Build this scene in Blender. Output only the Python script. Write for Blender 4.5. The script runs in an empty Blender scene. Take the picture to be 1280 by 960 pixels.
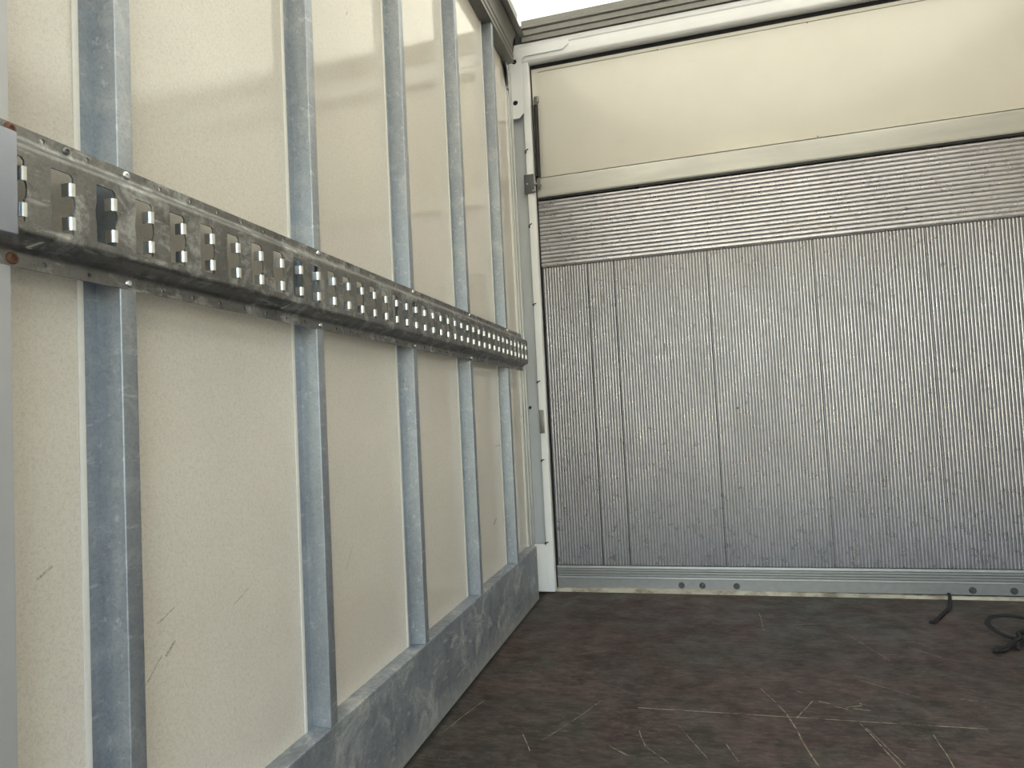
import bpy, bmesh, math, random
from mathutils import Vector, Matrix
C = bpy.context.scene.collection
sc = bpy.context.scene
PI = math.pi
random.seed(7)

# ------------------------------------------------------------------ camera, sky, sun, exposure
CX, CZ = 0.6768, 0.7348
yaw, pitch, roll = math.radians(15.1148), math.radians(2.6922), math.radians(-2.8622)
r0 = Vector((math.cos(yaw), math.sin(yaw), 0)); f0 = Vector((-math.sin(yaw), math.cos(yaw), 0)); u0 = Vector((0, 0, 1))
f1 = f0*math.cos(pitch) + u0*math.sin(pitch); u1 = u0*math.cos(pitch) - f0*math.sin(pitch)
r2 = r0*math.cos(roll) + u1*math.sin(roll); u2 = u1*math.cos(roll) - r0*math.sin(roll)
cd = bpy.data.cameras.new('camera'); cam = bpy.data.objects.new('camera', cd); C.objects.link(cam)
cd.sensor_width = 36; cd.lens = 36*836.13/1280; cd.clip_start = 0.02
M = Matrix((r2, u2, -f1)).transposed().to_4x4(); M.translation = Vector((CX, 0, CZ))
cam.matrix_world = M
sc.camera = cam

w = bpy.data.worlds.new('sky'); sc.world = w; w.use_nodes = True
nt = w.node_tree; nt.nodes.clear()
sky = nt.nodes.new('ShaderNodeTexSky'); sky.sky_type = 'NISHITA'; sky.sun_disc = False
sky.sun_elevation = math.radians(52); sky.sun_rotation = math.radians(60); sky.air_density = 1.4; sky.dust_density = .6
bg = nt.nodes.new('ShaderNodeBackground'); bg.inputs[1].default_value = 1.1
wo = nt.nodes.new('ShaderNodeOutputWorld')
nt.links.new(sky.outputs[0], bg.inputs[0]); nt.links.new(bg.outputs[0], wo.inputs[0])

sd = bpy.data.lights.new('sun', 'SUN'); sd.energy = 19.0; sd.angle = math.radians(2.0); sd.color = (1.0, 0.97, 0.92)
so = bpy.data.objects.new('sun', sd); C.objects.link(so)
so.rotation_euler = Vector((-0.45, -0.12, -1.0)).to_track_quat('-Z', 'Y').to_euler(); so.location = (3, 2, 6)

sc.view_settings.view_transform = 'Standard'; sc.view_settings.look = 'None'
sc.view_settings.gamma = 1; sc.view_settings.use_curve_mapping = False
sc.view_settings.exposure = 0.06
sc.cycles.max_bounces = 14; sc.cycles.diffuse_bounces = 8; sc.cycles.glossy_bounces = 6; sc.cycles.transmission_bounces = 6

# ------------------------------------------------------------------ node helpers
class N:
    def __init__(s, name):
        s.m = bpy.data.materials.new(name); s.m.use_nodes = True; s.t = s.m.node_tree
        s.b = s.t.nodes['Principled BSDF']; s.out = s.t.nodes['Material Output']
        g = s.t.nodes.new('ShaderNodeNewGeometry'); s.pos = g.outputs['Position']
    def n(s, typ, **kw):
        x = s.t.nodes.new(typ)
        for k, v in kw.items(): setattr(x, k, v)
        return x
    def put(s, sock, v):
        if isinstance(v, bpy.types.NodeSocket): s.t.links.new(v, sock)
        else: sock.default_value = v
    def map(s, scale, loc=(0, 0, 0), rot=(0, 0, 0)):
        x = s.n('ShaderNodeMapping'); s.put(x.inputs['Vector'], s.pos)
        x.inputs['Scale'].default_value = scale; x.inputs['Location'].default_value = loc; x.inputs['Rotation'].default_value = rot
        return x.outputs[0]
    def noise(s, scale, detail=4, rough=.55, vec=None, dist=0.):
        x = s.n('ShaderNodeTexNoise'); s.put(x.inputs['Vector'], vec if vec is not None else s.pos)
        x.inputs['Scale'].default_value = scale; x.inputs['Detail'].default_value = detail
        x.inputs['Roughness'].default_value = rough; x.inputs['Distortion'].default_value = dist
        return x.outputs[0]
    def voro(s, scale, vec=None, out='Color'):
        x = s.n('ShaderNodeTexVoronoi'); s.put(x.inputs['Vector'], vec if vec is not None else s.pos)
        x.inputs['Scale'].default_value = scale
        return x.outputs[out]
    def ramp(s, fac, stops):
        x = s.n('ShaderNodeValToRGB'); s.put(x.inputs[0], fac); e = x.color_ramp.elements
        while len(e) < len(stops): e.new(0.5)
        for i, (p, c) in enumerate(stops):
            e[i].position = p; e[i].color = c if len(c) == 4 else (*c, 1)
        return x.outputs[0]
    def step(s, fac, a, b, lo=0., hi=1.):
        x = s.n('ShaderNodeMapRange'); x.clamp = True; s.put(x.inputs[0], fac)
        for i, v in enumerate((a, b, lo, hi)): x.inputs[i+1].default_value = v
        return x.outputs[0]
    def mix(s, fac, a, b, mode='MIX'):
        x = s.n('ShaderNodeMix', data_type='RGBA', blend_type=mode)
        s.put(x.inputs[0], fac)
        for i, v in ((6, a), (7, b)):
            s.put(x.inputs[i], (*v, 1) if isinstance(v, tuple) and len(v) == 3 else v)
        return x.outputs[2]
    def math(s, op, a, b=0., c=0.):
        x = s.n('ShaderNodeMath', operation=op)
        for i, v in enumerate((a, b, c)): s.put(x.inputs[i], v)
        return x.outputs[0]
    def vm(s, op, a, b=None, scale=None):
        x = s.n('ShaderNodeVectorMath', operation=op); s.put(x.inputs[0], a)
        if b is not None: s.put(x.inputs[1], b)
        if scale is not None: s.put(x.inputs[3], scale)
        return x.outputs['Value'] if op in ('DOT_PRODUCT', 'LENGTH') else x.outputs[0]
    def seg(s, a, b, wd, pos=None):
        """mask of a straight scratch from a to b, wd wide"""
        ba = Vector(b) - Vector(a); L2 = ba.length_squared
        pa = s.vm('SUBTRACT', pos if pos is not None else s.pos, tuple(a))
        h = s.n('ShaderNodeMath', operation='MULTIPLY'); h.use_clamp = True
        s.put(h.inputs[0], s.vm('DOT_PRODUCT', pa, tuple(ba))); h.inputs[1].default_value = 1/L2
        q = s.vm('SCALE', tuple(ba), None, h.outputs[0])
        d = s.vm('LENGTH', s.vm('SUBTRACT', pa, q))
        return s.step(d, wd*.4, wd, 1., 0.)
    def bump(s, h, st, dist=.01):
        x = s.n('ShaderNodeBump'); s.put(x.inputs['Height'], h)
        x.inputs['Strength'].default_value = st; x.inputs['Distance'].default_value = dist
        s.put(s.b.inputs['Normal'], x.outputs[0])
    def fin(s, col, rough=.5, metal=0., spec=.5, coat=0.):
        s.put(s.b.inputs['Base Color'], (*col, 1) if isinstance(col, tuple) and len(col) == 3 else col)
        s.put(s.b.inputs['Roughness'], rough); s.put(s.b.inputs['Metallic'], metal)
        s.put(s.b.inputs['Specular IOR Level'], spec)
        if coat: s.put(s.b.inputs['Coat Weight'], coat); s.b.inputs['Coat Roughness'].default_value = .1
        return s.m

def flat(name, col, rough=.5, metal=0., amt=.12, scale=40.):
    n = N(name); k = n.noise(scale, 5)
    d = tuple(c*(1-amt) for c in col); l = tuple(min(1, c*(1+amt)) for c in col)
    return n.fin(n.mix(k, d, l), rough, metal)

# cream glass-fibre wall lining
def m_lining():
    n = N('cream_wall_lining')
    big = n.noise(2.2, 3); fine = n.noise(260, 3, .7, dist=1.2)
    c = n.mix(n.step(big, .35, .7), (.655, .615, .55), (.735, .695, .62))
    c = n.mix(n.step(fine, .40, .52, .28, 0.), c, (.38, .35, .31))
    warm = n.noise(7, 2, vec=n.map((1, 1, .6), loc=(4, 2, 9)))
    c = n.mix(n.step(warm, .5, .75, 0, .14), c, (.66, .53, .46))
    crackle = n.noise(38, 6, .75, dist=2.5)
    c = n.mix(n.step(n.math('ABSOLUTE', n.math('SUBTRACT', crackle, .5)), .0, .014, .24, 0.), c, (.36, .34, .31))
    marks = None
    for a, b, wd in (((0, .715, .492), (0, .745, .505), .0012), ((0, .69, .42), (0, .72, .45), .0012), ((0, .86, .475), (0, .895, .49), .001),
                     ((0, .555, .588), (0, .57, .597), .002), ((0, .728, .448), (0, .742, .460), .003), ((0, 1.19, .45), (0, 1.22, .49), .0012),
                     ((0, 1.97, .735), (0, 2.02, .742), .002), ((0, 2.24, .63), (0, 2.30, .632), .003), ((0, 2.18, .37), (0, 2.21, .385), .005),
                     ((0, .80, 1.45), (0, .802, 1.458), .002), ((0, 1.28, 1.62), (0, 1.285, 1.63), .002)):
        s_ = n.seg(a, b, wd); marks = s_ if marks is None else n.math('MAXIMUM', marks, s_)
    c = n.mix(n.math('MULTIPLY', marks, n.step(n.noise(300, 2), .4, .6, .25, .8)), c, (.25, .2, .16))
    n.bump(n.noise(170, 4, .6), .05, .002)
    return n.fin(c, n.step(n.noise(30, 3), .3, .7, .045, .08), 0., .8)
# galvanised steel
def m_galv(name, a, b, bloom=.35, rough=(.38, .55), metal=.75, sc_=1., spots=0., low=False):
    n = N(name)
    sp = n.voro(120*sc_); spv = n.n('ShaderNodeSeparateColor'); n.put(spv.inputs[0], sp)
    st = n.noise(9, 6, .65, vec=n.map((1, 1, .22)))
    c = n.mix(n.step(st, .3, .7), a, b)
    c = n.mix(n.step(spv.outputs[0], 0, 1, 0, .16), c, tuple(min(1, x*1.35) for x in b))
    bl = n.noise(14*sc_, 8, .7, dist=.6)
    c = n.mix(n.step(bl, .50, .64, 0., bloom), c, (.66, .67, .66))
    if spots:
        c = n.mix(n.step(n.noise(42, 7, .75), .50, .62, 0, spots), c, (.10, .09, .08))
    scr = n.noise(70, 4, .6, vec=n.map((1, .25, 1), rot=(.5, 0, 0)))
    c = n.mix(n.step(scr, .60, .68, 0, .4), c, (.75, .76, .76))
    c = n.mix(n.step(n.noise(230, 4, .8), .5, .62, 0, .3), c, tuple(x*.6 for x in a))
    if low:
        sp_ = n.n('ShaderNodeSeparateXYZ'); n.put(sp_.inputs[0], n.pos)
        edge = n.math('ADD', sp_.outputs[2], n.math('MULTIPLY', n.math('SUBTRACT', n.noise(14, 6, .75), .5), .12))
        c = n.mix(n.step(edge, .0, .055, .6, 0), c, (.60, .60, .58))
    n.bump(n.noise(120, 5, .6), .08, .002)
    return n.fin(c, n.step(bl, .3, .7, *rough), metal)
LIN = m_lining()
GALV = m_galv('galvanised_steel', (.295, .32, .355), (.42, .455, .495), .34)
RAIL = m_galv('weathered_zinc_rail', (.15, .148, .147), (.25, .247, .243), .55, (.34, .55), .8, 1.5, .5)
KICK = m_galv('scuffed_galvanised_kick', (.22, .245, .28), (.36, .39, .43), .7, (.4, .6), .6, .8, .25, True)
ALU = flat('satin_aluminium', (.60, .60, .59), .42, .75, .08, 60)
MILL = flat('mill_finish_extrusion', (.20, .195, .18), .45, .6, .18, 60)
DOORPOST = flat('painted_grey_post', (.52, .53, .55), .45, .2, .08, 30)
WHITE = flat('white_painted_steel', (.78, .785, .79), .38, 0., .05, 12)
CHAN = flat('grey_painted_channel', (.46, .48, .50), .4, 0., .06, 12)
BEAD = flat('white_sealant', (.78, .76, .72), .5, 0., .08, 90)
BLACK = flat('black_rubber_and_gap_shade', (.012, .012, .013), .55, 0., .3, 60)
DARK = flat('gap_shade_black', (.02, .02, .024), .8, 0., .2, 20)  # near-black tone standing in for the shade inside gaps and holes
CAPM = flat('blue_grey_plate', (.36, .38, .44), .5, .2, .06, 20)
RIVET = flat('bright_rivet_steel', (.75, .76, .78), .25, .95, .05, 50)
TAB = flat('lit_tab_zinc', (.66, .66, .64), .28, 1., .1, 90)  # tabs coloured lighter than the rail for the daylight they reflect
RUST = flat('rusty_screw', (.16, .075, .05), .7, .3, .4, 300)
BOLT = flat('dark_stained_bolt', (.10, .10, .10), .4, .5, .3, 300)
TUBE = flat('dark_strut_tube', (.008, .008, .008), .6, 0., .2, 50)
STEEL = flat('dull_zinc_bracket', (.22, .215, .20), .4, .8, .25, 200)
CLOTH = flat('black_strap_webbing', (.006, .006, .007), .8, 0., .4, 600)
ASPH = flat('asphalt', (.075, .078, .085), .9, 0., .2, 8)
OUTW = flat('white_body_skin', (.7, .7, .7), .4, 0., .04, 5)
def m_hatch():
    n = N('cream_hatch_panel')
    c = n.mix(n.step(n.noise(3, 3), .3, .7), (.67, .64, .575), (.71, .68, .61))
    c = n.mix(n.step(n.noise(9, 5, .6, vec=n.map((1, 1, 2.4))), .6, .8, 0, .15), c, (.56, .53, .46))
    c = n.mix(n.step(n.noise(70, 6, .7), .70, .74, 0, .35), c, (.42, .38, .32))
    return n.fin(c, .22, 0., .5)
HATCH = m_hatch()
def m_band():
    n = N('brushed_aluminium_band')
    c = n.mix(n.step(n.noise(5, 5, .6, vec=n.map((.5, 1, 3))), .3, .7), (.40, .395, .37), (.52, .51, .475))
    c = n.mix(n.step(n.noise(40, 6, .7, vec=n.map((1, 1, 2.5))), .6, .72, 0, .35), c, (.38, .36, .32))
    n.bump(n.noise(50, 3, vec=n.map((.1, 1, 3))), .05, .002)
    return n.fin(c, .4, .5)
BAND = m_band()
def m_plank(name, mp):
    n = N(name)  # colour of the rib tops; groove floors are painted darker as rib shading
    c = n.mix(n.step(n.noise(4, 5, .6, vec=n.map((1, 1, .5))), .3, .7), (.47, .455, .485), (.62, .60, .63))
    c = n.mix(n.step(n.noise(130, 6, .75, vec=n.map(mp)), .50, .64, 0, .40), c, (.20, .19, .20))
    c = n.mix(n.step(n.noise(30, 7, .75), .60, .67, 0, .65), c, (.12, .11, .10))
    c = n.mix(n.step(n.noise(16, 5, .6, vec=n.map(mp, loc=(3, 1, 2))), .52, .7, 0, .35), c, (.30, .285, .26))
    spots = None
    for p, rr in (((.8395, 2.75, .72), .006), ((1.5085, 2.75, .741), .007), ((1.22, 2.75, 1.43), .005), ((.55, 2.75, .88), .004), ((1.62, 2.75, .60), .005)):
        d = n.vm('LENGTH', n.vm('SUBTRACT', n.pos, p)); s_ = n.step(d, rr*.6, rr, 1, 0)
        spots = s_ if spots is None else n.math('MAXIMUM', spots, s_)
    c = n.mix(spots, c, (.03, .028, .03))
    n.bump(n.noise(200, 3), .05, .001)
    return n.fin(c, n.step(n.noise(25, 4), .3, .7, .24, .38), .85)
PLANKV = m_plank('ribbed_aluminium_upright', (1, 1, .25))
GROOVE = flat('groove_shade_metal', (.25, .24, .255), .5, .6, .25, 90)  # rib shading put into the colour, for contrast the light does not give
PLANKH = m_plank('ribbed_aluminium_level', (.25, 1, 1))
def m_floor():
    n = N('brown_phenolic_floor')
    c = n.mix(n.step(n.noise(3.2, 5, .65), .40, .60), (.038, .022, .019), (.074, .049, .044))
    c = n.mix(n.step(n.noise(2.4, 4, .6, vec=n.map((1, 1, 1), loc=(5, 3, 0)), dist=.6), .46, .60, 0, .8), c, (.034, .038, .030))
    c = n.mix(n.step(n.noise(90, 6, .75, vec=n.map((.35, 1, 1))), .44, .60, 0, .5), c, (.13, .102, .095))
    c = n.mix(n.step(n.noise(26, 6, .7, vec=n.map((.6, 1, 1), loc=(2, 7, 0))), .47, .58, 0, .6), c, (.018, .014, .013))
    mk = None
    def add(v):
        nonlocal mk
        mk = v if mk is None else n.math('MAXIMUM', mk, v)
    wob = n.noise(4, 2); wv = n.n('ShaderNodeCombineXYZ'); n.put(wv.inputs[0], n.math('MULTIPLY', n.math('SUBTRACT', wob, .5), .02))
    wpos = n.vm('ADD', n.pos, wv.outputs[0])
    sc1 = [((.915, 1.80), (.862, 1.70), .0016), ((.80, 1.86), (.842, 1.72), .0013), ((.842, 1.72), (.876, 1.47), .0022), ((.994, 1.69), (1.03, 1.50), .0020), ((1.0, 1.68), (1.05, 1.47), .0012),
           ((1.13, 1.66), (1.125, 1.50), .0014), ((.405, 1.73), (.30, 1.50), .0013), ((.51, 1.58), (.53, 1.51), .0016), ((.53, 1.51), (.58, 1.45), .0016),
           ((.107, 1.69), (.06, 1.50), .0014), ((.851, 2.52), (.851, 2.33), .0016), ((.147, 2.53), (.165, 2.57), .0022), ((.25, 1.52), (.285, 1.45), .0016),
           ((.985, 1.775), (1.02, 1.79), .002), ((1.02, 1.80), (1.045, 1.79), .0035), ((1.0, 1.77), (1.03, 1.765), .0028), ((.93, 1.80), (.95, 1.79), .0028),
           ((.96, 1.775), (.985, 1.765), .003), ((.88, 1.86), (.90, 1.845), .0018), ((1.05, 1.95), (1.17, 1.85), .0012), ((.60, 1.62), (.66, 1.48), .0012),
           ((1.10, 2.30), (1.16, 2.10), .0012), ((1.24, 2.22), (1.30, 2.14), .0014), ((1.15, 2.42), (1.20, 2.41), .0016), ((.95, 2.40), (1.02, 2.41), .0016),
           ((.30, 2.05), (.42, 2.11), .0012), ((.70, 1.55), (.72, 1.48), .0012), ((1.25, 1.86), (1.30, 1.85), .0012), ((.45, 1.50), (.50, 1.46), .0015)]
    for a, b, wd in sc1: add(n.seg((*a, 0), (*b, 0), wd, wpos))
    brk = n.step(n.noise(45, 5, .75), .40, .58, .0, .8)
    c = n.mix(n.math('MULTIPLY', mk, brk), c, (.42, .36, .28))
    # sheet joint across the floor
    j = n.seg((-.1, 1.690, 0), (2.3, 1.712, 0), .0030)
    jl = n.seg((.50, 1.699, 0), (1.25, 1.705, 0), .0026)
    c = n.mix(j, c, (.03, .025, .022))
    c = n.mix(n.math('MULTIPLY', jl, n.step(n.noise(22, 4, .7), .36, .55, 0, .85)), c, (.34, .29, .24))
    for sc_, rot, st in ((2.2, .3, 22), (1.8, 1.1, 20), (2.6, -.5, 25), (2.0, 1.6, 18)):
        q = n.noise(sc_, 3, .5, vec=n.map((1, st, 1), rot=(0, 0, rot), loc=(rot*3, 1, 0)))
        ln = n.step(n.math('ABSOLUTE', n.math('SUBTRACT', q, .5)), .0, .006, 1, 0)
        gate = n.step(n.noise(5, 4, .7, vec=n.map((1, 1, 1), loc=(rot*7, 4, 2))), .54, .62, 0, .38)
        c = n.mix(n.math('MULTIPLY', ln, gate), c, (.24, .20, .16))
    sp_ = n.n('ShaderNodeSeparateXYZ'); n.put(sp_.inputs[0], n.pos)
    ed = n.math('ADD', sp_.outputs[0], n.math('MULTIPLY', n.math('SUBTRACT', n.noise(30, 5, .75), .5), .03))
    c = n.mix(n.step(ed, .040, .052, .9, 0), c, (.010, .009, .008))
    # dark knots / burn spots and pale flecks
    for (x, y), rr in (((.111, 1.70), .022), ((.092, 2.21), .012), ((1.10, 1.78), .010), ((.04, 1.45), .03)):
        d = n.vm('LENGTH', n.vm('SUBTRACT', n.pos, (x, y, 0)))
        d = n.math('ADD', d, n.math('MULTIPLY', n.math('SUBTRACT', n.noise(60, 4), .5), .03))
        c = n.mix(n.step(d, rr*.3, rr, .85, 0), c, (.012, .010, .009))
    fl = n.noise(150, 3, .6, vec=n.map((.5, 1, 1), loc=(1, 9, 0)))
    c = n.mix(n.step(fl, .66, .71, 0, .6), c, (.22, .19, .15))
    n.bump(n.noise(90, 5, .7), .22, .002)
    return n.fin(c, n.step(n.noise(8, 5, .6), .35, .65, .42, .65), 0., .28)
FLOOR = m_floor()
def m_roof():
    n = N('translucent_roof_sheet')
    n.t.nodes.remove(n.b)
    col = n.mix(n.step(n.noise(140, 3), .4, .6, 0, .06), (.62, .585, .50), (.48, .45, .385))
    tr = n.n('ShaderNodeBsdfTranslucent'); n.put(tr.inputs[0], col)
    df = n.n('ShaderNodeBsdfDiffuse'); df.inputs[0].default_value = (.75, .74, .70, 1)
    mx = n.n('ShaderNodeMixShader'); mx.inputs[0].default_value = .25
    n.t.links.new(tr.outputs[0], mx.inputs[1]); n.t.links.new(df.outputs[0], mx.inputs[2])
    n.t.links.new(mx.outputs[0], n.out.inputs[0])
    return n.m
ROOF = m_roof()
def m_sill():
    n = N('weathered_cream_sill')
    c = n.mix(n.step(n.noise(26, 6, .7, vec=n.map((.5, 1, 1))), .45, .62), (.50, .46, .37), (.26, .21, .16))
    return n.fin(c, .6)
SILL = m_sill()

# ------------------------------------------------------------------ mesh helpers
def thing(name, label, cat, loc=(0, 0, 0), group=None):
    o = bpy.data.objects.new(name, None); C.objects.link(o); o.location = loc; o.empty_display_size = .05
    o['label'] = label; o['category'] = cat
    if group: o['group'] = group
    return o
def tag(o, label, cat, group=None):
    o['label'] = label; o['category'] = cat
    if group: o['group'] = group
    return o
def world_loc(o):
    v = Vector(o.location)
    while o.parent: o = o.parent; v += o.location
    return v
def obj(name, bm, mat, parent=None, smooth=35, origin=None):
    bmesh.ops.recalc_face_normals(bm, faces=bm.faces)
    off = Vector((0, 0, 0))
    if parent: off = world_loc(parent)
    elif origin is not None: off = Vector(origin)
    bmesh.ops.translate(bm, verts=bm.verts, vec=-off)
    me = bpy.data.meshes.new(name); bm.to_mesh(me); bm.free()
    me.polygons.foreach_set('use_smooth', [True]*len(me.polygons)); me.set_sharp_from_angle(angle=math.radians(smooth))
    me.materials.append(mat)
    o = bpy.data.objects.new(name, me); C.objects.link(o)
    if parent: o.parent = parent
    elif origin is not None: o.location = off
    return o
def struct(name, bm, mat, label=None):
    o = obj(name, bm, mat); o['kind'] = 'structure'
    if label: o['label'] = label
    return o
def box(bm, x0, x1, y0, y1, z0, z1, bev=0.):
    r = bmesh.ops.create_cube(bm, size=1)
    vs = r['verts']
    for v in vs:
        v.co = Vector((x0 + (v.co.x+.5)*(x1-x0), y0 + (v.co.y+.5)*(y1-y0), z0 + (v.co.z+.5)*(z1-z0)))
    if bev:
        es = list({e for v in vs for e in v.link_edges})
        bmesh.ops.bevel(bm, geom=es, offset=bev, segments=2, affect='EDGES', profile=.5)
def cyl(bm, p0, p1, r, seg=16, r1=None):
    p0, p1 = Vector(p0), Vector(p1); d = p1-p0; r1 = r if r1 is None else r1
    q = d.to_track_quat('Z', 'Y').to_matrix().to_4x4(); q.translation = (p0+p1)/2
    bmesh.ops.create_cone(bm, cap_ends=True, segments=seg, radius1=r, radius2=r1, depth=d.length, matrix=q)
def tube(bm, pts, r, seg=8, flat_=None):
    """swept tube through pts; flat_=(ratio) squashes its section vertically"""
    rings = []; n = len(pts); P = [Vector(p) for p in pts]
    for i, p in enumerate(P):
        t = (P[min(i+1, n-1)] - P[max(i-1, 0)]).normalized()
        up = Vector((0, 0, 1)) if abs(t.z) < .95 else Vector((1, 0, 0))
        s = t.cross(up).normalized(); v = s.cross(t).normalized()
        k = flat_ if flat_ else 1.
        rings.append([bm.verts.new(p + s*r*math.cos(a) + v*r*k*math.sin(a)) for a in (2*PI*j/seg for j in range(seg))])
    for a, b in zip(rings, rings[1:]):
        for j in range(seg): bm.faces.new((a[j], a[(j+1) % seg], b[(j+1) % seg], b[j]))
    bm.faces.new(rings[0][::-1]); bm.faces.new(rings[-1])
def smoothpts(pts, k=6):
    P = [Vector(p) for p in pts]; P = [P[0]] + P + [P[-1]]; out = []
    for i in range(1, len(P)-2):
        for j in range(k):
            t = j/k; a, b, c, d = P[i-1], P[i], P[i+1], P[i+2]
            out.append(.5*((2*b) + (c-a)*t + (2*a-5*b+4*c-d)*t*t + (3*b-a-3*c+d)*t**3))
    out.append(P[-2]); return out
def fillet(pts, r, seg=3):
    """round the inner corners of an open 2D polyline"""
    out = [Vector(pts[0])]
    for i in range(1, len(pts)-1):
        a, b, c = map(Vector, pts[i-1:i+2]); u = (a-b); v = (c-b); k = min(r, u.length*.45, v.length*.45)
        p, q = b+u.normalized()*k, b+v.normalized()*k
        for j in range(seg+1):
            t = j/seg; out.append(p*(1-t)**2 + b*2*t*(1-t) + q*t*t)
    out.append(Vector(pts[-1])); return out
def sheet(bm, pts, th, f, a, b):
    """open 2D polyline given a thickness and swept from a to b; f(u, v, s) maps to 3D"""
    P = [Vector(p) for p in pts]; n = len(P); Q = []
    for i, p in enumerate(P):
        t = (P[min(i+1, n-1)]-P[max(i-1, 0)]).normalized(); Q.append(p + Vector((-t.y, t.x))*th)
    loop = P + Q[::-1]
    A = [bm.verts.new(f(p.x, p.y, a)) for p in loop]; B = [bm.verts.new(f(p.x, p.y, b)) for p in loop]
    m = len(loop)
    for i in range(m): bm.faces.new((A[i], A[(i+1) % m], B[(i+1) % m], B[i]))
    for i in range(n-1):
        for V in (A, B): bm.faces.new((V[i], V[i+1], V[m-2-i], V[m-1-i]))
def prism(bm, poly, f, a, b):
    A = [bm.verts.new(f(x, y, a)) for x, y in poly]; B = [bm.verts.new(f(x, y, b)) for x, y in poly]; m = len(poly)
    for i in range(m): bm.faces.new((A[i], A[(i+1) % m], B[(i+1) % m], B[i]))
    bm.faces.new(A); bm.faces.new(B)
    bmesh.ops.triangulate(bm, faces=[x for x in bm.faces if len(x.verts) > 4])
def holed(bm, u0, u1, v0, v1, holes, th, f):
    """flat strip with holes cut through it, thickness th; f(u, v, w) maps to 3D"""
    cu = bpy.data.curves.new('tmp', 'CURVE'); cu.dimensions = '2D'; cu.fill_mode = 'BOTH'; cu.extrude = th/2
    for poly in [[(u0, v0), (u1, v0), (u1, v1), (u0, v1)]] + holes:
        sp = cu.splines.new('POLY'); sp.points.add(len(poly)-1); sp.use_cyclic_u = True
        for p, (x, y) in zip(sp.points, poly): p.co = (x, y, 0, 1)
    co = bpy.data.objects.new('tmp', cu); C.objects.link(co)
    me = bpy.data.meshes.new_from_object(co.evaluated_get(bpy.context.evaluated_depsgraph_get()))
    tmp = bmesh.new(); tmp.from_mesh(me)
    idx = {}
    for v in tmp.verts: idx[v] = bm.verts.new(f(v.co.x, v.co.y, v.co.z - th/2))
    for fc in tmp.faces:
        try: bm.faces.new([idx[v] for v in fc.verts])
        except ValueError: pass
    tmp.free(); bpy.data.objects.remove(co); bpy.data.curves.remove(cu); bpy.data.meshes.remove(me)
def circ(u, v, r, n=12): return [(u+r*math.cos(2*PI*i/n), v+r*math.sin(2*PI*i/n)) for i in range(n)]

D = 2.75; XP = .0355; W = 2.21; Y0 = -1.6; ZR = 2.405
# ------------------------------------------------------------------ setting
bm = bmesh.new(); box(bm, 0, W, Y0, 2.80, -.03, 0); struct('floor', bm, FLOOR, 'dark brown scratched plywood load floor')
bm = bmesh.new(); box(bm, -12, 14, -12, 14, -1.05, -1.0); struct('ground', bm, ASPH)
# left wall, with an open side doorway next to the photographer
bm = bmesh.new()
box(bm, -.03, 0, .30, D+.05, 0, 2.30); box(bm, -.03, 0, Y0, -1.0, 0, 2.30); box(bm, -.03, 0, -1.0, .30, 1.95, 2.30)
struct('wall_left', bm, LIN, 'cream glossy lined side wall')
bm = bmesh.new(); box(bm, W, W+.03, Y0, D+.05, 0, 2.30); struct('wall_right', bm, LIN)
bm = bmesh.new(); box(bm, -.03, .25, Y0-.03, Y0, 0, ZR); box(bm, 1.95, W+.03, Y0-.03, Y0, 0, ZR); box(bm, .25, 1.95, Y0-.03, Y0, 1.95, ZR); struct('wall_front', bm, LIN)  # unseen front opening, added and sized to let sky light in
bm = bmesh.new(); box(bm, -.03, W+.03, Y0-.03, 2.81, ZR, ZR+.004); struct('ceiling', bm, ROOF, 'translucent cream roof sheet glowing with daylight')
# kick rail along the foot of the wall
def fx(u, v, s): return Vector((u, s, v))
bm = bmesh.new()
sheet(bm, fillet([(.0, .2083), (XP, .2083), (XP, 0.001)], .004), -.0025, fx, .30, 2.625)
o = struct('baseboard_left', bm, KICK, 'scuffed galvanised kick rail along the foot of the left wall')
bm = bmesh.new(); sheet(bm, fillet([(.0, .2083), (XP, .2083), (XP, 0.001)], .004), .0025, lambda u, v, s: Vector((W-u, s, v)), Y0, 2.66)
struct('baseboard_right', bm, KICK)
# screw heads on kick rail
# cant rail on top of left wall (ridged extrusion) and its lower roof flange
cant = [(-.02, 2.192), (0, 2.192), (.040, 2.197), (.040, 2.203), (.0375, 2.206), (.0375, 2.218), (.041, 2.221), (.041, 2.229), (.0375, 2.232), (.0375, 2.247), (.041, 2.250), (.043, 2.264), (.040, 2.268),
        (.046, 2.295), (.065, 2.325), (.065, 2.36), (.02, 2.40), (-.02, 2.40)]
bm = bmesh.new(); prism(bm, cant, fx, Y0, 2.64); struct('trim_1', bm, MILL, 'ridged aluminium rail along the top of the left wall')
bm = bmesh.new(); prism(bm, [(W-u, v) for u, v in cant], fx, Y0, 2.66); struct('trim_2', bm, MILL)
bm = bmesh.new()
box(bm, .062, .085, Y0, 2.655, 2.314, 2.318); cyl(bm, (.0735, 2.655, 2.314), (.0735, 2.655, 2.318), .0115, 24)
box(bm, .060, .064, Y0, 2.645, 2.314, 2.404)
struct('trim_3', bm, MILL, 'narrow aluminium strip edging the glowing roof')
bm = bmesh.new(); box(bm, W-.085, W-.062, Y0, 2.69, 2.314, 2.404); struct('trim_4', bm, ALU)
# transverse roof extrusion above the portal
tr = [(2.700, 2.312), (2.700, 2.332), (2.694, 2.336), (2.694, 2.342), (2.702, 2.346), (2.702, 2.362), (2.695, 2.367), (2.695, 2.374), (2.700, 2.379), (2.700, 2.403), (2.74, 2.403), (2.74, 2.312)]
bm = bmesh.new(); prism(bm, tr, lambda u, v, s: Vector((s, u, v)), .066, W-.06); struct('trim_5', bm, MILL, 'ridged aluminium extrusion across the roof above the rear portal')
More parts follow.
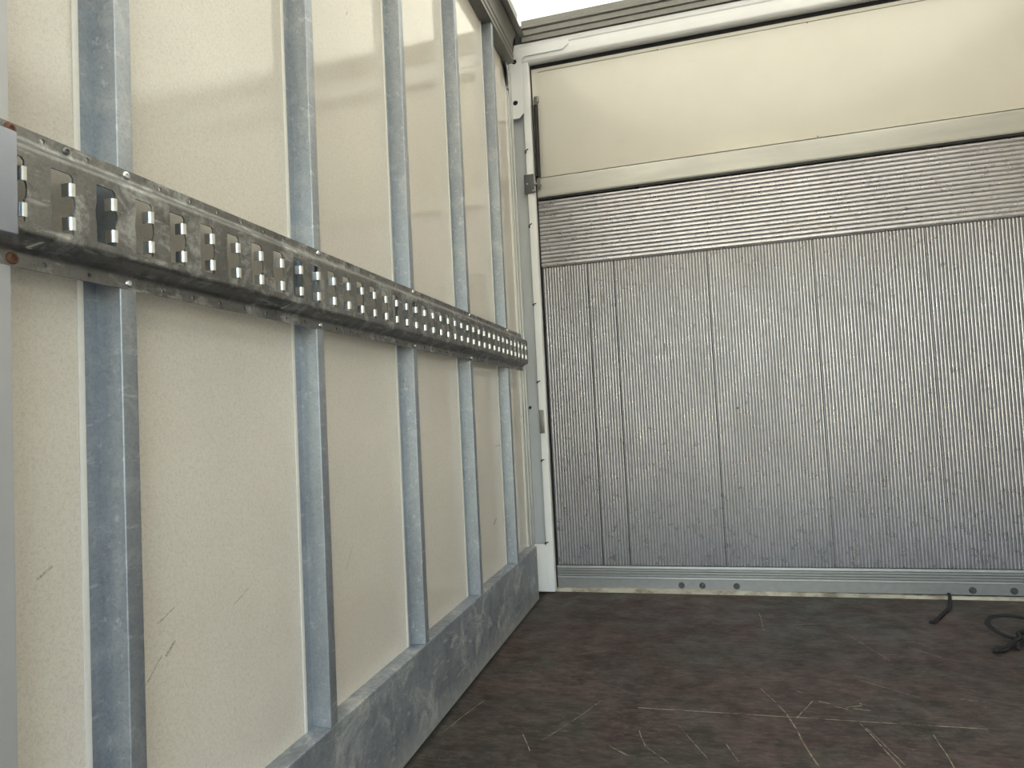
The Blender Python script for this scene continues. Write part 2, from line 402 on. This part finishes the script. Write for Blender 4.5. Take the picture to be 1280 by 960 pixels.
# black block that paints the shade of the open void at the corner
bm = bmesh.new(); box(bm, -.02, .09, 2.735, 2.76, 2.28, 2.403); struct('corner_void_shade', bm, DARK)
bm = bmesh.new(); box(bm, -.03, 0.0, .30, 2.78, 2.28, 2.404); box(bm, -.03, 0.0, Y0, .30, 2.28, 2.404); struct('trim_7', bm, OUTW)
bm = bmesh.new(); box(bm, W, W+.03, Y0, 2.78, 2.28, 2.404); struct('trim_8', bm, OUTW)
# cream sill strip at the rear of the floor
bm = bmesh.new()
xs = [0.02 + i*.02 for i in range(109)]
top = [.0125 + .0035*math.sin(x*3.1) + random.uniform(-.0012, .0012) for x in xs]
prev = None
for x, t in zip(xs, top):
    ring = [bm.verts.new(p) for p in ((x, 2.742, 0), (x, 2.7425 + .002*math.sin(x*9), t), (x, 2.757, t+.002), (x, 2.757, 0))]
    if prev:
        for i in range(4): bm.faces.new((prev[i], prev[(i+1) % 4], ring[(i+1) % 4], ring[i]))
    else: bm.faces.new(ring)
    prev = ring
bm.faces.new(prev); struct('trim_9', bm, SILL, 'weathered cream sill strip at the rear edge of the floor')
# dark sheet added as the shade behind the rear frame gaps
bm = bmesh.new(); box(bm, 0, W, 2.80, 2.81, -.03, 2.42); struct('rear_gap_sheet', bm, DARK)
# corner profile between the lining and the portal
bm = bmesh.new()
box(bm, 0, .006, 2.628, 2.72, .20, 2.19, .001); box(bm, .006, .010, 2.652, 2.658, .20, 2.19); box(bm, .006, .010, 2.700, 2.707, .20, 2.19)
struct('trim_10', bm, ALU, 'aluminium corner profile at the end of the left wall')
bm = bmesh.new(); box(bm, 0, .003, 2.618, 2.628, .208, 2.19); struct('trim_11', bm, BEAD)
# door post at the left edge of the picture, beside the open side doorway
bm = bmesh.new(); box(bm, .0005, XP, .302, .504, 0.001, 2.19, .003)
dp = obj('door_post', bm, DOORPOST, origin=(0, .40, 0))
bm = dp
tag(dp, 'pale grey flat post at the left edge, beside the first steel upright', 'post')

# ------------------------------------------------------------------ wall uprights
LBL = ['galvanised steel upright nearest the camera, tall hat section on cream wall', 'second galvanised upright from the left edge, standing on the kick rail',
       'third galvanised upright from the left edge, between second and fourth', 'fourth galvanised upright from the left edge, before the farthest one', 'farthest and narrowest-looking galvanised upright, beside the corner by the white portal']
def fz(u, v, s): return Vector((v, u, s))
up0 = thing('wall_upright', LBL[0], 'post', (0, .657, 0), 'galvanised uprights on the left wall')
prof = [(.657-.044, .0005), (.657-.024, .0005), (.657-.0235, .0355), (.657, .0355), (.657+.0005, .0005), (.657+.021, .0005)]
bm = bmesh.new(); sheet(bm, prof[:2] + fillet([prof[1]]+prof[2:4]+[prof[4]], .0018, 3)[1:-1] + prof[4:], -.0018, fz, .2088, 2.195); obj('channel', bm, GALV, up0)
bm = bmesh.new(); box(bm, 0, .0022, .657-.0505, .657-.0425, .2085, 2.195, .0008); obj('sealant_bead', bm, BEAD, up0)
def dup(root, loc, label):
    r = root.copy(); C.objects.link(r); r.location = loc; r['label'] = label
    for ch in list(root.children):
        c = ch.copy(); C.objects.link(c); c.parent = r
    return r
for i in range(1, 5): dup(up0, (0, .657 + .4242*i, 0), LBL[i])

# ------------------------------------------------------------------ lashing rail
rail = thing('lashing_rail', 'long slotted galvanised cargo lashing rail across the left wall uprights', 'rail', (XP, .31, .907))
YA, YB = .31, 2.545
x1, x2 = XP+.0005, XP+.0245
prof = [(x1, .907), (x1, .9235), (x2, .9355), (x2, 1.0235), (x1, 1.0375), (x1, 1.052)]   # (x, z)
FR = .0045
bm = bmesh.new()
P = [Vector(p) for p in prof]
pitch_y = .0533; s0 = .6335 - 2*pitch_y
slots = [s0 + pitch_y*i for i in range(-6, 60) if YA+.01 < s0 + pitch_y*i < YB-.035]
def slot_poly(y):
    z0, z1 = .9465, 1.0105; zc = (z0+z1)/2; wd = .0250; out = [(y, z0)]
    out += [(y+wd-.001, z0), (y+wd, z0+.001), (y+wd, zc-.0095)]
    for k in range(1, 6): a = -PI/2 + PI*k/6; out.append((y+wd+.0025*math.cos(a), zc+.0095*math.sin(a)))
    out += [(y+wd, zc+.0095), (y+wd, z1-.003), (y+wd-.003, z1), (y, z1), (y, zc+.010)]
    for k in range(1, 6): a = PI/2 + PI*k/6; out.append((y+.0015*math.cos(a), zc+.010*math.sin(a)))
    out.append((y, zc-.010)); return out
# corner positions after fillet
def corner(i):
    b = P[i]; u = (P[i-1]-b); v = (P[i+1]-b); return b+u.normalized()*FR, b+v.normalized()*FR, b
segs = []
cuts = [P[0]]
for i in range(1, 5): p, q, _ = corner(i); cuts += [p, q]
cuts.append(P[5])
for k in range(5):
    a, b = cuts[2*k], cuts[2*k+1]; d = (b-a).normalized(); L = (b-a).length; nrm = Vector((d.y, -d.x))
    holes = []
    if k == 2:
        holes = [[(y, z-a.y) for y, z in slot_poly(s)] for s in slots]
    elif k in (0, 4):
        zz = (.9145 if k == 0 else 1.0455) - a.y
        yy = .5380-2*pitch_y*2; j = 0
        while yy < YB-.02:
            if yy > YA+.01 and not any(abs(yy-(.645+.4242*q)) < .012 for q in range(5)) and abs(yy-.494) > .012: holes.append(circ(yy, zz, .0028, 10))
            yy += pitch_y
    else:
        base = .519 if k == 1 else .7335
        for q in range(6):
            yc = base + .4283*q
            if yc < YB-.05:
                # slanted oblong hole across the bend
                sgn = .0030 if k == 1 else -.0042; hw = .0044 if k == 1 else .0022; h = []
                for cv, cu_, a0 in ((L*.80, yc+sgn, 0), (L*.20, yc-sgn, PI)):
                    for t in range(6):
                        a_ = a0 + PI*t/5; h.append((cu_ + hw*math.cos(a_), cv + L*.12*math.sin(a_)))
                holes.append(h)
    holed(bm, YA, YB, 0, L, holes, .0022, lambda u, v, w, a=a, d=d, nrm=nrm: Vector((a.x + d.x*v + nrm.x*w, u, a.y + d.y*v + nrm.y*w)))
for i in range(1, 5):
    p, q, b = corner(i)
    arc = [p*(1-t)**2 + b*2*t*(1-t) + q*t*t for t in (j/5 for j in range(6))]
    sheet(bm, arc, .0022, fx, YA, YB)
# return tabs folded inwards at each slot's far edge
for s in slots:
    yr = s+.0250
    for za, zb in ((.9515, .9655), (.9875, 1.0015)):
        pts = [(yr+.0015, x2-.0001), (yr-.0008, x2-.0006), (yr-.0022, x2-.0022), (yr-.0027, x2-.0045), (yr-.0029, x2-.011)]
        tb = bmesh.new(); sheet(tb, pts, -.0016, lambda u, v, w: Vector((v, u, w)), za, zb); o = obj('slot_tab', tb, TAB, rail, 50)
obj('slotted_rail', bm, RAIL, rail, 30)
def rivet(x, y, z, r, parent, mat, name):
    b = bmesh.new(); n = 16; rings = []
    for rr, h in ((r, 0), (r, .0006), (r*.85, .0018), (r*.5, .0027), (r*.42, .0027), (r*.36, .0012)):
        rings.append([b.verts.new((x+h, y+rr*math.cos(2*PI*i/n), z+rr*math.sin(2*PI*i/n))) for i in range(n)])
    for A, B in zip(rings, rings[1:]):
        for i in range(n): b.faces.new((A[i], A[(i+1) % n], B[(i+1) % n], B[i]))
    b.faces.new(rings[-1]); b.faces.new(rings[0][::-1])
    return obj(name, b, mat, parent, 50)
for q in range(5):
    for z in (.9145, 1.0455):
        rivet(x1, .645+.4242*q, z, .0052, rail, RIVET, 'rivet')
rivet(x1, .565, 1.0455, .0045, rail, RAIL, 'rivet')
for z in (.9145, 1.0455):
    o = rivet(x1, .5035, z, .0062, rail, RUST, 'screw'); o['label'] = 'rusty screw'
bm = bmesh.new(); box(bm, x2-.001, x2+.0075, .315, .486, .930, 1.030, .0015); o = obj('end_plate', bm, CAPM, rail); o['label'] = 'smooth blue-grey cover plate'

# ------------------------------------------------------------------ rear portal frame
port = thing('rear_portal_frame', 'white painted steel frame around the rear opening', 'frame', (0.04, 2.72, 0))
def fy(u, v, s): return Vector((u, s, v))
bm = bmesh.new(); box(bm, .000, .0545, 2.737, 2.742, .19, 2.22); box(bm, 0.000, .004, 2.700, 2.742, .19, 2.22, .001); o = obj('recessed_channel', bm, CHAN, port); o['label'] = 'grey recessed channel'
bm = bmesh.new()
sheet(bm, fillet([(.0535, 2.738), (.0535, 2.715), (.0835, 2.715), (.0835, 2.748)], .0035, 4), .002, lambda u, v, s: Vector((u, v, s)), .012, 2.232)
obj('pillar', bm, WHITE, port)
bm = bmesh.new(); prism(bm, [(.001, .012), (.0565, .012), (.0565, .190), (.046, .200), (.001, .200)], fy, 2.709, 2.715); box(bm, .001, .083, 2.7145, 2.745, .006, .012); obj('foot_plate', bm, WHITE, port)
bm = bmesh.new()
gp = [(.002, 1.990), (.038, 1.990), (.058, 2.012), (.058, 2.235), (.072, 2.252), (.235, 2.252), (.262, 2.270), (.262, 2.288), (.002, 2.288)]
holes = [circ(.0229, 2.058, .0108, 20), circ(.0262, 2.236, .0108, 20)]
# gusset plate with two real holes
cu = bpy.data.curves.new('tmp', 'CURVE'); cu.dimensions = '2D'; cu.fill_mode = 'BOTH'; cu.extrude = .0015
for poly in [gp]+holes:
    sp = cu.splines.new('POLY'); sp.points.add(len(poly)-1); sp.use_cyclic_u = True
    for p, (x, y) in zip(sp.points, poly): p.co = (x, y, 0, 1)
co = bpy.data.objects.new('tmp', cu); C.objects.link(co)
me = bpy.data.meshes.new_from_object(co.evaluated_get(bpy.context.evaluated_depsgraph_get()))
bm.from_mesh(me); bpy.data.objects.remove(co); bpy.data.curves.remove(cu); bpy.data.meshes.remove(me)
for v in bm.verts: v.co = Vector((v.co.x, 2.7055+v.co.z, v.co.y))
obj('gusset_plate', bm, WHITE, port)
bm = bmesh.new()
box(bm, .012, .038, 2.7075, 2.7085, 2.04, 2.26)
obj('hole_shade_sheet', bm, DARK, port)  # dark sheet painting the shade inside the gusset holes
# header beam: lip, slanting face, underside
bm = bmesh.new()
hb = fillet([(2.712, 2.309), (2.7125, 2.290), (2.716, 2.286), (2.713, 2.262), (2.7125, 2.236), (2.720, 2.2295), (2.770, 2.236)], .004, 4)
sheet(bm, hb, -.003, lambda u, v, s: Vector((s, u, v)), .0015, W-.002)
obj('header_beam', bm, WHITE, port)
bm = bmesh.new()
box(bm, .0835, W-.0835, 2.752, 2.756, 2.2115, 2.240); obj('header_gap_strip', bm, BLACK, port)  # black strip painting the dark gap under the header
bm = bmesh.new(); box(bm, .0835, .0885, 2.746, 2.752, .015, 2.225); obj('side_gap_strip', bm, BLACK, port)  # black strip for the shade in the gap along the pillar
for x in (.2034, .5332, .8704, 1.2, 1.53):
    b = bmesh.new(); cyl(b, (x, 2.7125, 2.3025), (x, 2.7105, 2.3025), .0032, 12, .002); obj('rivet', b, STEEL, port)
bm = bmesh.new(); box(bm, W-.084, W-.001, 2.715, 2.745, .012, 2.22, .003); obj('pillar', bm, WHITE, port)
# latch striker plate on the pillar
bm = bmesh.new()
box(bm, .0545, .0745, 2.7105, 2.7135, .655, .752, .0008); box(bm, .054, .060, 2.706, 2.712, .655, .675, .001); box(bm, .062, .072, 2.708, 2.712, .672, .678); box(bm, .062, .072, 2.708, 2.712, .683, .688)
o = obj('striker_plate', bm, STEEL, port); o['label'] = 'bare metal striker plate'
bm = bmesh.new(); cyl(bm, (.012, 2.733, .764), (.014, 2.728, .762), .007, 10, .003); o = obj('plug', bm, BLACK, port); o['label'] = 'black plug'

# black cable ties
ties = [(1.8508, 'top black cable tie on white pillar, above the hatch hinge bracket'), (1.5316, 'black cable tie on white pillar just below the hatch hinge bracket'), (1.1955, 'black cable tie on white pillar, above the lashing rail end'),
        (.8703, 'black cable tie on white pillar, just above the striker plate'), (.5445, 'black cable tie on white pillar, below the striker plate'), (.2062, 'lowest black cable tie, at top of the white foot plate')]
for k, (z, lb) in enumerate(ties):
    tilt = .006 if k < 2 else .001
    b = bmesh.new(); tube(b, [(.0515, 2.722, z-.004-tilt), (.053, 2.7125, z-tilt*.6), (.058, 2.7105, z), (.066, 2.711, z+.0015+tilt*.5)], .0022, 8)
    box(b, .0505, .0565, 2.712, 2.718, z-.006-tilt, z+.001-tilt, .0006)
    tag(obj('cable_tie', b, BLACK, origin=(.053, 2.715, z)), lb, 'cable tie', 'black cable ties on the left rear pillar')

# small dark bracket near the top of the corner
bm = bmesh.new(); prism(bm, [(2.585, 2.19), (2.645, 2.19), (2.645, 2.09), (2.628, 2.09), (2.628, 2.165), (2.60, 2.185)], lambda u, v, s: Vector((s, u, v)), .0065, .014)
tag(obj('corner_bracket', bm, CHAN, origin=(.01, 2.63, 2.1)), 'small dark steel bracket in the top corner beside the white frame', 'bracket')

# ------------------------------------------------------------------ rear hatch (upper flap)
hat = thing('rear_hatch', 'cream upper hatch panel hanging above the ribbed aluminium platform', 'hatch', (1.1, 2.75, 1.65))
HX0, HX1 = .0895, W-.09
bm = bmesh.new(); box(bm, HX0, HX1, 2.747, 2.762, 2.1965, 2.2105, .0005); box(bm, HX0, .1165, 2.7472, 2.762, 2.193, 2.197); obj('edge_strip', bm, HATCH, hat)
bm = bmesh.new(); box(bm, HX0, HX1, 2.7470, 2.762, 1.7380, 2.1935, .0004); obj('panel', bm, HATCH, hat)
bm = bmesh.new(); box(bm, HX0+.002, HX1-.002, 2.758, 2.775, 1.66, 2.209); obj('joint_shade_box', bm, DARK, hat)  # dark box that paints the shade in the panel joints
bm = bmesh.new()
sheet(bm, fillet([(2.762, 1.7338), (2.7505, 1.7338), (2.7495, 1.728), (2.7485, 1.660), (2.751, 1.6525), (2.780, 1.6515)], .002, 3), -.003, lambda u, v, s: Vector((s, u, v)), HX0, HX1)
o = obj('bottom_rail', bm, BAND, hat); o['label'] = 'brushed aluminium bottom rail'
bm = bmesh.new(); box(bm, HX0, HX1, 2.746, 2.762, 1.641, 1.652, .002); obj('rubber_seal', bm, BLACK, hat)
for x, z in ((1.1873, 2.1925), (1.1953, 1.7425), (.62, 2.196)):
    b = bmesh.new(); cyl(b, (x, 2.7475, z), (x, 2.7455, z), .0035, 10, .002); obj('rivet', b, STEEL, hat)

# gas strut beside the hatch
gs = thing('gas_strut', 'slim black gas strut upright at the left edge of the hatch', 'gas strut', (.10, 2.735, 1.70))
bm = bmesh.new(); tube(bm, [(.1045, 2.731, 2.045), (.1035, 2.730, 1.94), (.1035, 2.730, 1.90)], .0095, 12); tube(bm, [(.1035, 2.730, 1.92), (.1015, 2.730, 1.735)], .0095, 12); obj('cylinder', bm, TUBE, gs)
bm = bmesh.new(); tube(bm, [(.0940, 2.736, 2.04), (.0925, 2.736, 1.745)], .004, 8); obj('rod', bm, STEEL, gs)
bm = bmesh.new(); box(bm, .0955, .1165, 2.738, 2.7462, 2.062, 2.088, .0015); cyl(bm, (.105, 2.740, 2.055), (.105, 2.724, 2.052), .009, 12); box(bm, .098, .112, 2.726, 2.742, 2.038, 2.058, .003); o = obj('upper_mount', bm, STEEL, gs); o['label'] = 'zinc upper mount'
bm = bmesh.new(); cyl(bm, (.1015, 2.733, 1.737), (.1015, 2.733, 1.712), .004, 10); cyl(bm, (.102, 2.7385, 1.703), (.102, 2.724, 1.703), .009, 12); box(bm, .092, .106, 2.726, 2.738, 1.688, 1.700, .002); o = obj('lower_mount', bm, STEEL, gs); o['label'] = 'zinc lower mount'
# hinge bracket on the pillar
hb_ = thing('hinge_bracket', 'grey rounded steel bracket bolted to the white pillar beside the hatch rail', 'bracket', (.06, 2.71, 1.70))
bm = bmesh.new(); box(bm, .0415, .0845, 2.7095, 2.7140, 1.665, 1.746, .0015)
obj('plate', bm, flat('grey_bracket_steel', (.085, .085, .088), .5, .2, .1, 80), hb_)
bm = bmesh.new(); cyl(bm, (.055, 2.7095, 1.705), (.055, 2.7065, 1.705), .0042, 12, .003); obj('rivet', bm, RIVET, hb_)
bm = bmesh.new(); cyl(bm, (.083, 2.709, 1.70), (.098, 2.712, 1.70), .005, 12); cyl(bm, (.076, 2.708, 1.671), (.090, 2.711, 1.671), .006, 12); obj('hinge_pin', bm, STEEL, hb_)

# ------------------------------------------------------------------ tail lift platform
pl = thing('tail_lift_platform', 'closed ribbed aluminium tail lift platform filling the rear opening', 'tail lift platform', (1.1, 2.755, .017))
PY = 2.7525
SHP = ((.0, 1), (.44, 1), (.48, .12), (.54, 0), (.90, 0), (.96, .12))
def rib_profile(a, b, pitch, dep=.0075):
    n = max(1, round((b-a)/pitch)); p = (b-a)/n; out = []
    for i in range(n):
        s = a+i*p
        for t, h in SHP: out.append((s+t*p, PY+h*dep))
    out.append((b, PY+dep)); return out
def grooves(o, d):  # darker slot that paints shade onto the groove floors
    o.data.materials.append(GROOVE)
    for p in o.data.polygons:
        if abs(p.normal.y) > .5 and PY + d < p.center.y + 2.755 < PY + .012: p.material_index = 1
seams = [HX0, .2805, .3901, .7603, 1.1487, 1.5314, 1.914, HX1]
for k, (a, b) in enumerate(zip(seams, seams[1:])):
    g = .0014
    pr = rib_profile(a+g, b-g, .0118)
    poly = [(a+g, PY+.014)] + [(a+g, PY+.003)] + pr + [(b-g, PY+.003), (b-g, PY+.014)]
    bm = bmesh.new(); prev = None
    A = [bm.verts.new((x, y, .1075)) for x, y in pr]; B = [bm.verts.new((x, y, 1.3495)) for x, y in pr]
    for i in range(len(A)-1): bm.faces.new((A[i], A[i+1], B[i+1], B[i]))
    # body behind the ribs
    Cc = [bm.verts.new((x, PY+.016, .1075)) for x in (pr[0][0], pr[-1][0])]; Dd = [bm.verts.new((x, PY+.016, 1.3495)) for x in (pr[0][0], pr[-1][0])]
    bm.faces.new((A[0], B[0], Dd[0], Cc[0])); bm.faces.new((A[-1], Cc[1], Dd[1], B[-1])); bm.faces.new((Cc[0], Dd[0], Dd[1], Cc[1]))
    bm.faces.new(A + [Cc[1], Cc[0]]); bm.faces.new(B + [Dd[1], Dd[0]])
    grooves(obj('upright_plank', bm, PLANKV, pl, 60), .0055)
SHP = ((.0, 1), (.20, 1), (.30, .35), (.42, .06), (.60, 0), (.78, .06), (.90, .35))
pr = rib_profile(1.3535, 1.640, .0172, .0036)
bm = bmesh.new()
A = [bm.verts.new((HX0, y, z)) for z, y in pr]; B = [bm.verts.new((HX1, y, z)) for z, y in pr]
for i in range(len(A)-1): bm.faces.new((A[i], A[i+1], B[i+1], B[i]))
Cc = [bm.verts.new((x, PY+.016, z)) for x in (HX0, HX1) for z in (1.3535, 1.640)]
bm.faces.new((A[0], B[0], Cc[2], Cc[0])); bm.faces.new((A[-1], B[-1], Cc[3], Cc[1])); bm.faces.new((Cc[0], Cc[1], Cc[3], Cc[2]))
bm.faces.new(A + [Cc[1], Cc[0]]); bm.faces.new(B + [Cc[3], Cc[2]])
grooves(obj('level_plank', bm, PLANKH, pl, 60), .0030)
bm = bmesh.new(); box(bm, HX0, HX1, PY+.0165, PY+.022, .02, 1.64); obj('plank_gap_shade_sheet', bm, DARK, pl)
# ridged bottom profile
bp_ = [(PY+.010, .1035), (PY-.0015, .1030)]
for zz in (.0945, .0845, .0745, .0645): bp_ += [(PY-.0020, zz+.0028), (PY+.0045, zz+.0022), (PY+.0045, zz-.0022), (PY-.0020, zz-.0028)]
bp_ += [(PY-.0020, .0565), (PY+.0005, .0545), (PY+.0005, .0160), (PY+.012, .0160)]
bm = bmesh.new(); sheet(bm, bp_, -.002, lambda u, v, s: Vector((s, u, v)), HX0, HX1); obj('bottom_profile', bm, BAND if False else flat('dull_aluminium_profile', (.33, .33, .33), .42, .7, .14, 45), pl)
for x in (.586, .6653, .7933, 1.5926, 1.7204):
    b = bmesh.new(); z = .0315
    cyl(b, (x, PY+.0005, z), (x, PY-.0030, z), .0128, 24, .0120); cyl(b, (x, PY-.0028, z), (x, PY-.0062, z), .0080, 20, .0060); cyl(b, (x, PY-.0060, z), (x, PY-.0070, z), .0026, 10)
    obj('bolt', b, BOLT, pl)

# ------------------------------------------------------------------ things on the floor
bm = bmesh.new()
tube(bm, smoothpts([(1.512, 2.738, .022), (1.508, 2.715, .014), (1.478, 2.63, .006), (1.440, 2.56, .006), (1.405, 2.50, .005), (1.380, 2.460, .005), (1.366, 2.458, .005)]), .0060, 10, .7)
tag(obj('cord_end', bm, CLOTH, origin=(1.44, 2.53, 0)), 'short black cord end lying against the rear sill', 'cord')
st = thing('tangled_strap', 'tangled black webbing strap lying on the floor at the right edge', 'strap', (1.56, 2.30, 0))
bm = bmesh.new()
tube(bm, smoothpts([(1.448, 2.188, .005), (1.462, 2.212, .008), (1.490, 2.222, .012), (1.512, 2.252, .014), (1.535, 2.262, .022), (1.56, 2.292, .020), (1.60, 2.300, .026), (1.66, 2.33, .02)]), .0068, 8, .5)
tube(bm, smoothpts([(1.452, 2.196, .006), (1.480, 2.205, .007), (1.505, 2.235, .010), (1.530, 2.250, .014), (1.56, 2.275, .018)]), .0045, 8, .7)
obj('tail', bm, CLOTH, st)
bm = bmesh.new()
tube(bm, smoothpts([(1.565, 2.295, .012), (1.535, 2.305, .010), (1.508, 2.335, .018), (1.500, 2.375, .030), (1.525, 2.405, .040), (1.575, 2.415, .042), (1.64, 2.415, .03), (1.70, 2.38, .012), (1.68, 2.33, .010), (1.62, 2.30, .015), (1.565, 2.29, .028)]), .0085, 8, .55)
obj('loop', bm, CLOTH, st)
bm = bmesh.new()
tube(bm, smoothpts([(1.60, 2.31, .02), (1.565, 2.27, .014), (1.578, 2.235, .010), (1.61, 2.215, .007), (1.65, 2.19, .006), (1.71, 2.20, .006)]), .0065, 8, .7)
tube(bm, smoothpts([(1.53, 2.26, .016), (1.523, 2.235, .012), (1.515, 2.215, .006)]), .0045, 8, .8)
tube(bm, smoothpts([(1.545, 2.285, .012), (1.56, 2.305, .026), (1.578, 2.30, .032), (1.588, 2.28, .022), (1.572, 2.262, .012), (1.552, 2.272, .014), (1.55, 2.295, .028), (1.58, 2.315, .020)]), .0070, 8, .8)
obj('knot', bm, CLOTH, st)
